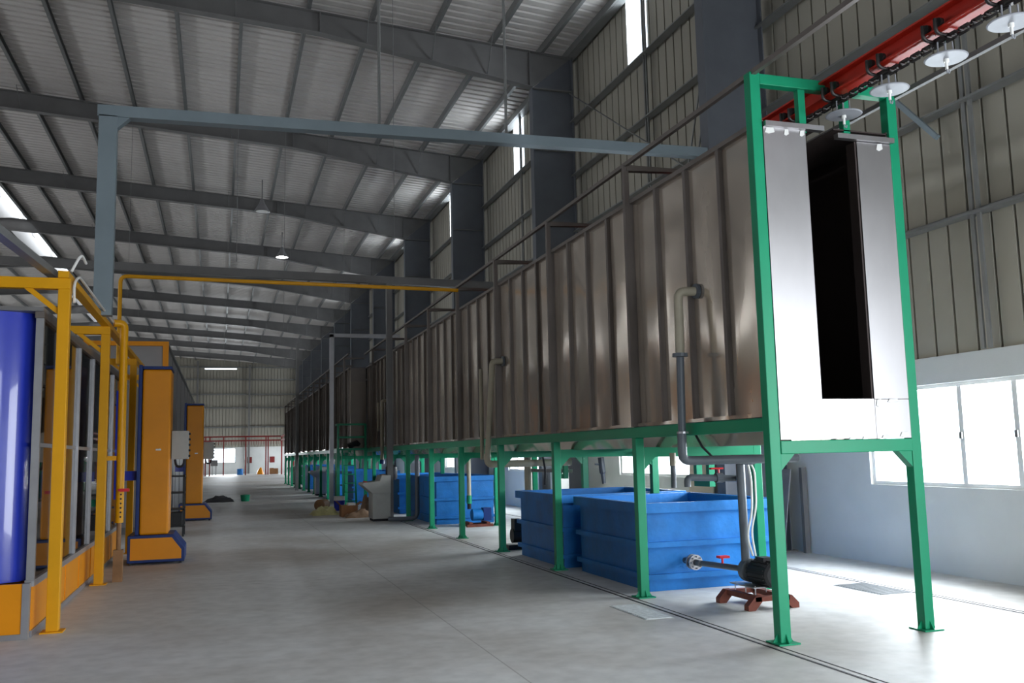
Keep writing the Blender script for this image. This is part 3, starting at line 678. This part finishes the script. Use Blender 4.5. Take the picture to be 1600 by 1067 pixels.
# ------------------------------------------------------------------ control desks
def desk(x, y, label, h=.98):
    d = thing('control_desk', label, 'control desk', (x, y, 0), 'grey control desks')
    MB().box(x - .2, x + .2, y - .3, y + .3, 0, .06).build('plinth', 'dark', d)
    MB().box(x - .22, x + .22, y - .35, y + .35, .06, h - .2).build('cabinet', 'cabinet', d, bevel=.008)
    MB().prism([(x - .22, h - .3), (x - .48, h - .08), (x - .46, h - .03), (x - .05, h - .0), (x + .0, h + .14), (x + .22, h + .14), (x + .22, h - .3)], 'y', y - .38, y + .38).build('desk_top', 'cabinet', d, bevel=.006)
    k = MB()
    for i in range(4): k.cyl((x - .36 + .0, y - .22 + .15*i, h - .03), (x - .36, y - .22 + .15*i, h + .0), .02, 10)
    k.build('push_buttons', 'redv', d)
    MB().box(x + .02, x + .12, y - .2, y + .1, h + .14, h + .16).build('indicator_strip', 'wood', d)
desk(3.83, 23.25, 'foremost grey sloping-top control desk, beside the cardboard box')
desk(4.1, 40.2, 'second grey control desk down the aisle, before the dark cylinder', 1.05)
desk(4.4, 58.5, 'farthest and smallest grey control desk, beside the pale green drum', 1.05)
tag(MB().tube([(4.9, 57.6, 0), (4.9, 57.6, 1.3), (4.9, 57.6, 1.5)], [.28, .28, .1], 20).build('chemical_drum', 'green', smooth=True), 'pale green upright drum beside the farthest control desk', 'drum')

# ------------------------------------------------------------------ green platform with ladder
pf = thing('access_platform', 'green railed access platform with ladder at the tunnel step', 'platform', (4.1, 29.9, 0))
MB().box(3.45, 4.4, 29.0, 29.58, 1.80, 1.86).build('deck', 'green', pf)
for x, y in ((3.5, 29.05), (4.35, 29.05)):
    MB().box(x - .05, x + .05, y - .05, y + .05, 0, 1.8).build('leg', 'green', pf); MB().box(x - .03, x + .03, y - .03, y + .03, 1.86, 2.62).build('railing_post', 'green', pf)
for z in (2.2, 2.6): MB().box(3.5, 4.35, 29.02, 29.08, z - .03, z + .03).build('railing', 'green', pf)
MB().box(3.47, 3.53, 29.05, 29.55, 2.57, 2.63).build('railing', 'green', pf)
for x in (3.62, 4.0): MB().beam((x, 28.55, 0), (x, 29.0, 1.8), .05, .05).build('ladder_rail', 'green', pf)
for i in range(6): z = .25 + .27 * i; y = 28.55 + .45 * z / 1.8; MB().cyl((3.62, y, z), (4.0, y, z), .018, 8).build('rung', 'green', pf)
tag(MB().tube([(3.95, 29.2, 1.861), (3.9, 29.2, 1.95), (4.1, 29.2, 2.02), (4.2, 29.2, 1.96)], [.08, .12, .1, .05], 10).build('tool_bag', 'black', smooth=True), 'black lumpy bag left on the green platform deck', 'bag')

# debris near the desks
def rag(x, y, sx, sy, h, name, m, label, cat, seed):
    rnd = random.Random(seed); mb = MB(); n = 9
    for j in range(n):
        for i in range(n):
            u, v = i/(n-1)*2-1, j/(n-1)*2-1; r = max(abs(u), abs(v)); e_ = (1 - r**2) * h * rnd.uniform(.4, 1.15)
            mb.v.append((x + u*sx*rnd.uniform(.9, 1.05), y + v*sy*rnd.uniform(.9, 1.05), .004 + max(0, e_)))
    for j in range(n-1):
        for i in range(n-1): a = j*n+i; mb.f.append((a, a+1, a+n+1, a+n))
    for j in range(n):
        pass
    mb.f.append(tuple(list(range(n-1, -1, -1)) + [k*n for k in range(1, n)] + [(n-1)*n + k for k in range(1, n)] + [k*n + n-1 for k in range(n-2, 0, -1)]))
    return tag(mb.build(name, m, smooth=True), label, cat)
cb = thing('cardboard_box', 'open brown cardboard box on the floor beside the foremost control desk', 'box', (3.35, 25.3, 0))
MB().box(3.12, 3.55, 25.1, 25.6, 0, .30).build('carton', 'card', cb)
MB().beam((3.12, 25.35, .30), (3.0, 25.35, .42), .5, .01, (0, 0, 1)).beam((3.55, 25.35, .30), (3.68, 25.35, .38), .5, .01).build('flap', 'card', cb)
MB().box(3.3, 3.5, 25.15, 25.5, .28, .36).build('white_wrapping', 'white', cb)
rag(3.58, 24.8, .42, .28, .22, 'paper_heap', 'kraft', 'crumpled brown kraft paper lying between box and control desk', 'paper', 3)
rag(2.85, 26.6, .4, .5, .26, 'plastic_bag', 'bag', 'pale yellowish plastic bag heap at the aisle side of the box', 'bag', 5)
tag(MB().tube([(3.45, 28.3, 0), (3.45, 28.3, .28), (3.45, 28.3, .30)], [.15, .17, .17], 18).build('paint_bucket', 'blue2', smooth=True), 'blue bucket on the floor before the green ladder', 'bucket')
tag(MB().tube([(3.45, 28.3, .301), (3.45, 28.3, .42)], .165, 18).build('bucket_lid', 'white', smooth=True), 'white tub stacked on the blue bucket', 'tub')
tag(MB().cyl((2.85, 28.2, .18), (3.05, 28.55, .18), .17, 18).box(2.85, 3.05, 28.25, 28.5, 0, .1).build('cable_reel', 'wood', smooth=True), 'brown wooden cable reel lying by the green ladder', 'reel')
rag(4.15, 27.3, .2, .3, .55, 'cement_sack', 'kraft', 'upright greyish brown sack right of the green ladder', 'sack', 9)

# grey cable-tray gates over the aisle
g1 = thing('cable_gantry', 'blue-grey overhead beam crossing the aisle on a slim upright, standing on the booth', 'gantry', (-1.45, 12.6, 3.45), 'grey gantries over the aisle')
MB().box(-1.56, -1.34, 12.52, 12.68, 3.45, 6.08).build('post', 'steelblue', g1)
MB().beam((-1.58, 12.6, 6.14), (7.34, 12.6, 6.28), .16, .15).build('beam', 'steelblue', g1)
MB().prism([(-1.34, 5.92), (-1.34, 6.08), (-1.18, 6.08)], 'y', 12.54, 12.66).build('gusset', 'steelblue', g1)
for x in (2.1, 4.0): MB().cyl((x, 12.6, 6.2), (x, 12.6, 12.05), .022, 8).build('hanger_rod', 'galv', g1)
g2 = thing('cable_gantry', 'grey gantry on a full-height post beside the third blue tank, crossing the aisle', 'gantry', (4.55, 24.3, 0), 'grey gantries over the aisle')
MB().box(4.21, 4.36, 24.22, 24.38, 0, 6.2).build('post', 'steel', g2)
MB().beam((-7.4, 24.3, 6.5), (7.3, 24.3, 6.25), .16, .2).build('beam', 'steel', g2)
g3 = thing('cable_gantry', 'whitish slim gantry bent over the platform in the distance', 'gantry', (3.75, 33.0, 0), 'grey gantries over the aisle')
MB().box(3.68, 3.82, 32.93, 33.07, 0, 5.95).build('post', 'alu', g3); MB().box(3.68, 6.2, 32.93, 33.07, 5.85, 5.98).build('beam', 'alu', g3)
g4 = thing('cable_gantry', 'thin dark upright post beside the tunnel far down the aisle', 'post', (3.7, 47.0, 0), 'grey gantries over the aisle')
MB().box(3.58, 3.72, 46.9, 47.05, 0, 7.3).build('post', 'steel', g4)

# yellow gas pipe
gp = thing('gas_pipe', 'thin orange-yellow overhead pipe crossing the aisle to the tunnel', 'pipe', (1.3, 17.3, 3.4))
MB().tube(bent([(-1.72, 17.3, 3.3), (-1.72, 17.3, 4.86), (4.42, 17.3, 4.80)], .12), .035, 12).build('pipe', 'yellow', gp, smooth=True)

# ------------------------------------------------------------------ powder booth on the left
BX = -1.68
bo = thing('powder_booth', 'glass-walled powder coating booth with yellow base panels and blue rounded corner', 'booth', (-2.9, 9.7, 0))
pts = [(-2.75 + 1.05 * math.cos(a), 10.05 - .42 * math.sin(a)) for a in [PI/2 * i / 14 for i in range(15)]] + [(-3.6, 9.63), (-3.6, 9.68)] + [(-2.75 + 1.0 * math.cos(a), 10.05 - .37 * math.sin(a)) for a in [PI/2 * i / 14 for i in reversed(range(15))]]
MB().prism(pts, 'z', .5, 3.08).build('corner_panel', 'blue2', bo, smooth=True)
MB().box(-3.6, -1.72, 9.66, 9.70, .05, .5).build('base_panel', 'orange', bo)
MB().box(-3.6, -1.66, 9.65, 9.71, 0, .05).box(-1.72, -1.66, 9.65, 9.73, .05, .5).build('base_trim', 'alu', bo)
BYE = 17.4
MB().box(BX - .02, BX + .02, 9.75, BYE, .06, .46).build('base_panel', 'orange', bo)
MB().box(BX - .04, BX + .04, 9.75, BYE, .46, .52).build('sill_rail', 'alu', bo); MB().box(BX - .04, BX + .035, 9.75, BYE, 0, .06).build('base_trim', 'alu', bo)
for y in (11.0, 11.75, 12.8, 13.9, 15.0, 16.2): MB().box(BX + .018, BX + .03, y - .01, y + .01, .06, .46).build('panel_joint', 'orange', bo)
ms = [9.8, 10.9, 12.35, 13.65, 14.8, 16.1, BYE]
for y in ms: MB().box(BX - .035, BX + .035, y - .025, y + .025, .52, 3.0).build('mullion', 'alu', bo)
MB().box(BX - .04, BX + .04, 9.75, BYE, 3.0, 3.06).build('head_rail', 'brown', bo); MB().box(BX - .015, BX + .015, 9.8, BYE, 1.76, 1.80).build('transom', 'alu', bo)
for a, b in zip(ms, ms[1:]): MB().box(BX - .004, BX + .004, a + .025, b - .025, .52, 3.0).build('glass_pane', 'glass', bo)
MB().box(-4.4, BX + .04, 9.7, BYE, 3.06, 3.1).build('roof_panel', 'steel', bo)
for y0_, y1_ in ((9.7, 9.78), (13.4, 13.48), (BYE - .08, BYE)): MB().box(-4.4, -4.32, y0_, y1_, 0, 3.06).build('rear_post', 'alu', bo)
MB().box(-4.38, -4.34, 9.7, BYE, 0, 1.7).build('rear_panel', 'steel', bo)
MB().box(-4.37, -4.35, 9.7, BYE, 1.7, 3.06).build('rear_glass', 'glass', bo)
MB().box(-4.4, BX - .04, BYE - .03, BYE, 0, 3.06).build('end_wall', 'oven', bo)
ic = thing('inner_spray_column', 'brownish orange spray column seen through the booth glass', 'column', (-2.35, 12.4, 0))
MB().box(-2.6, -2.2, 12.2, 12.7, 0, 2.75).build('housing', 'orange', ic); MB().box(-2.65, -2.15, 12.15, 12.75, 2.75, 2.82).build('cap', 'dkblue', ic)

yf_ = thing('yellow_booth_frame', 'yellow square-tube frame of posts and braced beams around the booth', 'frame', (-3, 9.95, 0))
for y in (9.97, 13.47, 17.7, 21.0):
    for x in ((-1.5, -4.6) if y < 17 else (-1.5,)):
        l = MB().box(x - .055, x + .055, y - .055, y + .055, .012, 3.32).build('post', 'yellow', yf_, bevel=.005)
        MB().box(x - .1, x + .1, y - .1, y + .1, 0, .012).build('base_plate', 'yellow', l)
    MB().box(-4.65, -1.445, y - .05, y + .05, 3.32, 3.43).build('cross_beam', 'yellow', yf_, bevel=.005)
    MB().beam((-1.5, y, 3.05), (-1.86, y, 3.35), .05, .05).build('knee_brace', 'yellow', yf_)
MB().box(-1.56, -1.46, 9.9, 21.0, 3.43, 3.50).build('side_beam', 'yellow', yf_, bevel=.005)
MB().box(-4.65, -4.55, 9.9, 21.0, 3.43, 3.50).build('side_beam', 'yellow', yf_)
tag(MB().beam((-1.75, 6.0, 3.36), (-1.56, 13.4, 3.62), .09, .07).build('cable_tray', 'galv'), 'grey cable tray lying along the top of the yellow frame', 'cable tray')
tag(MB().tube(bent([(-1.42, 13.5, 3.5), (-1.42, 10.3, 3.52), (-1.44, 10.1, 3.42), (-1.42, 10.02, 3.2)], .15), .014, 8).tube(bent([(-1.46, 10.05, 3.52), (-1.38, 10.1, 3.72), (-1.36, 10.3, 3.66)], .08), .014, 8).build('white_conduit', 'white', smooth=True), 'thin white conduit curling over the top corner of the yellow frame', 'conduit')
bp_ = thing('air_pipe', 'thick yellow upright pipe beside the yellow post, with a red valve', 'pipe', (-1.3, 13.7, 0))
MB().tube(bent([(-1.42, 13.62, 3.50), (-1.29, 13.66, 3.50), (-1.29, 13.7, .78)], .1), .055, 14).build('pipe', 'yellow', bp_, smooth=True)
MB().tube([(-1.29, 13.7, .78), (-1.29, 13.7, .40)], .03, 10).box(-1.35, -1.23, 13.64, 13.76, 0, .42).build('pedestal', 'wood', bp_)
MB().cyl((-1.29, 13.64, 1.22), (-1.29, 13.55, 1.22), .015, 8).box(-1.28, -1.16, 13.53, 13.56, 1.2, 1.24).build('valve_handle', 'redv', bp_)
h_ = MB()
for i in range(6): h_.cyl((-1.27, 13.632, .86 + .06*i), (-1.27, 13.64, .86 + .06*i), .012, 8)
h_.build('vent_holes', 'dark', bp_)
MB().box(-1.48, -1.34, 13.6, 13.66, 1.62, 1.68).build('clamp', 'yellow', bp_)

# orange machine columns
def machine(x, y, label):
    t = thing('spray_gun_column', label, 'machine column', (x, y, 0), 'orange machine columns')
    X = lambda v: v + x
    foot = [(-.50, .03), (.34, .03), (.34, .23), (.17, .45), (-.50, .45)]
    def off(p, d): # shrink the foot outline for the orange inlay
        return [(-.50 + d, .03 + d), (.34 - d, .03 + d), (.34 - d, .23 - d*.4), (.17 - d*.5, .45 - d), (-.50 + d, .45 - d)]
    MB().prism([(X(a), b) for a, b in foot], 'y', y, y + .95).build('foot', 'dkblue', t, bevel=.01)
    MB().prism([(X(a), b) for a, b in off(foot, .045)], 'y', y - .012, y + .002).build('foot_plate', 'orange', t)
    MB().box(X(-.46), X(-.42), y + .03, y + .07, 0, .03).box(X(.26), X(.3), y + .03, y + .07, 0, .03).box(X(-.46), X(-.42), y + .85, y + .9, 0, .03).box(X(.26), X(.3), y + .85, y + .9, 0, .03).build('foot_pads', 'dark', t)
    MB().box(X(-.34), X(.09), y + .08, y + .78, .45, 3.06).build('housing', 'orange', t, bevel=.03)
    MB().box(X(-.40), X(-.345), y + .05, y + .82, .45, 3.13).build('side_trim', 'dkblue', t, bevel=.01)
    MB().box(X(-.345), X(.10), y + .06, y + .8, 3.06, 3.11).build('top_trim', 'dkblue', t, bevel=.01)
    MB().cyl((X(-.06), y + .075, 1.78), (X(-.06), y + .03, 1.78), .015, 10).box(X(-.12), X(-.04), y + .02, y + .035, 1.765, 1.79).build('door_handle', 'white', t)
    bx = MB().box(X(.1), X(.36), y + .3, y + .75, 1.62, 2.08).build('control_box', 'cabinet', t, bevel=.008)
    k = MB()
    for i in range(5): k.cyl((X(.36), y + .4, 1.67 + .09*i), (X(.39), y + .4, 1.67 + .09*i), .018, 8)
    k.build('knobs', 'dark', bx)
    MB().tube(bent([(X(.15), y + .5, 1.62), (X(.17), y + .5, 1.5), (X(.28), y + .5, 1.5), (X(.3), y + .5, 1.62)], .06), .02, 8).build('cable_loop', 'dark', t, smooth=True)
    MB().box(X(-.62), X(-.40), y + .3, y + .42, 1.3, 1.45).build('bracket', 'blue2', t)
    return t
mc = machine(-.85, 15.65, 'larger looking orange machine column on blue-edged foot, beside the yellow pipe')
copy_thing(mc, (-.52, 26.1, 0), 'farther orange machine column on blue-edged foot beside the grey oven')
tag(MB().box(-1.62, -1.5, 16.2, 16.5, 1.0, 2.75).build('splash_screen', 'blue2'), 'narrow blue upright screen behind the yellow pipe', 'screen')
rk = thing('equipment_rack', 'dark open rack with shelves between the two orange columns', 'rack', (-.9, 21.2, 0))
for x in (-1.12, -.72):
    for y in (21.0, 21.6): MB().box(x - .02, x + .02, y - .02, y + .02, 0, 1.3).build('upright', 'black', rk)
for z in (.2, .55, .9, 1.25): MB().box(-1.14, -.7, 20.98, 21.62, z, z + .03).build('shelf', 'black', rk)
MB().box(-1.1, -.75, 21.05, 21.55, .231, .5).build('drawer_box', 'black', rk)

# curing oven
ov = thing('curing_oven', 'huge grey curing oven box with orange edge frame', 'oven', (-3, 22, 0))
MB().box(-2.9, -1.2, 22.3, 62, .15, 4.22).build('body', 'oven', ov)
ed = MB().box(-1.27, -1.15, 22.2, 22.32, 0, 4.3); ed.build('edge_post', 'orange', ov)
MB().box(-2.95, -2.83, 22.2, 22.32, 0, 4.3).build('edge_post', 'orange', ov); MB().box(-2.83, -1.27, 22.2, 22.32, 4.2, 4.3).build('edge_beam', 'orange', ov)
MB().box(-2.95, -1.17, 22.33, 62, 0, .15).build('plinth', 'steel', ov)
for i in range(1, 14): MB().box(-1.2, -1.19, 22.3 + 2.8*i, 22.33 + 2.8*i, .15, 4.22).build('panel_joint', 'steel', ov)
tag(MB().box(-2.95, -1.15, 22.3, 62, 4.22, 4.27).build('roof_flashing', 'galv', ov), None)

# ------------------------------------------------------------------ far end
gy = 96.0
rg = thing('conveyor_gantry', 'maroon steel gantry with double rails across the far end of the hall', 'gantry', (2.2, gy, 0))
for x in (-1.55, -1.35, -.95, .35, 2.45, 4.4, 4.62): MB().box(x - .06, x + .06, gy - .06, gy + .06, 0, 3.85).build('post', 'maroon', rg)
for z in (3.42, 3.82): MB().box(-4.0, 6.1, gy - .07, gy + .07, z - .07, z + .07).build('rail', 'maroon', rg)
for y in (95.5, 90, 85, 80, 75, 70, 65): MB().box(5.84, 5.98, y - .06, y + .06, 0, 3.85).build('post', 'maroon', rg)
for z in (3.42, 3.82): MB().box(5.84, 5.98, 60.5, gy, z - .07, z + .07).build('rail', 'maroon', rg)
for i in range(40): x = -3.5 + i * .24; MB().box(x - .02, x + .02, gy - .02, gy + .02, 3.0, 3.36).build('hook', 'maroon', rg)
for i, (x, lab) in enumerate(((3.1, 'maroon square board low on the far wall near the middle post'), (5.5, 'maroon square board low on the far wall near the tunnel side'))):
    tag(MB().box(x - .25, x + .25, YF - .06, YF, 1.15, 1.8).build('wall_board', 'maroon'), lab, 'board', 'boards on the far wall')
st_ = thing('cardboard_stack', 'stack of two brown cartons by the far end wall', 'boxes', (5.3, 98.5, 0))
MB().box(4.9, 5.3, 98.3, 98.8, 0, .62).build('carton', 'card', st_); MB().box(5.32, 5.75, 98.3, 98.8, 0, .58).build('carton', 'card', st_)
tag(MB().tube([(4.0, 99, 0), (4.0, 99, .3), (4.05, 99, .7)], [.38, .3, .08], 12).build('orange_cone', 'orange', smooth=True), 'small orange heap on the floor by the far end wall', 'cone')
tag(MB().tube([(2.0, 99, 0), (2.0, 99, .6), (2.0, 99, .65)], [.3, .3, .1], 14).build('blue_drum', 'blue', smooth=True), 'small blue drum on the floor below the far window side', 'drum')
pc_ = thing('panel_cabinet', 'grey box on thin legs below the bright far window', 'cabinet', (-.55, 98, 0))
MB().box(-.85, -.2, 97.9, 98.2, .95, 1.55).build('box', 'steel', pc_)
for x in (-.7, -.35): MB().box(x - .03, x + .03, 98.0, 98.06, 0, .95).build('leg', 'steel', pc_)
rag(.0, 37.5, .55, .9, .22, 'cable_heap', 'dark', 'dark heap of cable on the floor beyond the farther orange column', 'cable', 12)
tag(MB().tube([(.95, 37.0, 0), (.95, 37.0, .24), (.95, 37, .26)], [.15, .18, .05], 12).build('green_bucket', 'green', smooth=True), 'small green bucket beside the dark cable heap', 'bucket')

# things leaning at the side wall
tag(MB().beam((8.36, 15.2, 0), (8.5, 15.2, 1.95), .9, .02, (1, 0, 0)).build('leaning_board', 'cream'), 'pale board leaning on the side wall below a window', 'board')
tag(MB().beam((8.1, 12.33, 0), (8.3, 12.33, 1.26), .26, .02, (1, 0, 0)).build('leaning_sheet', 'alu'), 'shiny metal sheet leaning at the foot of the side wall column', 'sheet')
tag(MB().box(8.44, 8.52, 12.13, 12.2, 0, 1.28).build('steel_offcut', 'steel'), 'dark upright steel offcut against the side wall beside the shiny sheet', 'offcut')
tag(MB().box(7.4, 7.75, 20.2, 20.5, 0, 1.2).build('white_cabinet', 'white'), 'white upright cabinet on the floor between the tanks', 'cabinet')
tag(MB().box(6.8, 7.3, 18.4, 19.2, 0, .12).build('white_carton', 'white'), 'low white carton on the bright floor between the tanks', 'carton')

# thin wires hanging from the roof purlins
for x, y, z0, lab in ((1.83, 29.0, 5.6, 'thin wire hanging from a purlin left of the glowing lamp'), (3.33, 18.2, 6.0, 'thin wire hanging just behind the blue-grey cable beam'), (-2.67, 29.0, 7.5, 'thin wire hanging close to the upright of the blue-grey gantry'), (.33, 24.0, 6.6, 'thin wire hanging in the middle of the second roof bay'), (4.83, 38.0, 6.4, 'thin wire hanging beside the rafter over the grey gantry')):
    tag(MB().cyl((x, y, z0), (x, y, roof_z(x) - .18), .006, 5).build('hanging_wire', 'galv'), lab, 'wire', 'hanging wires')
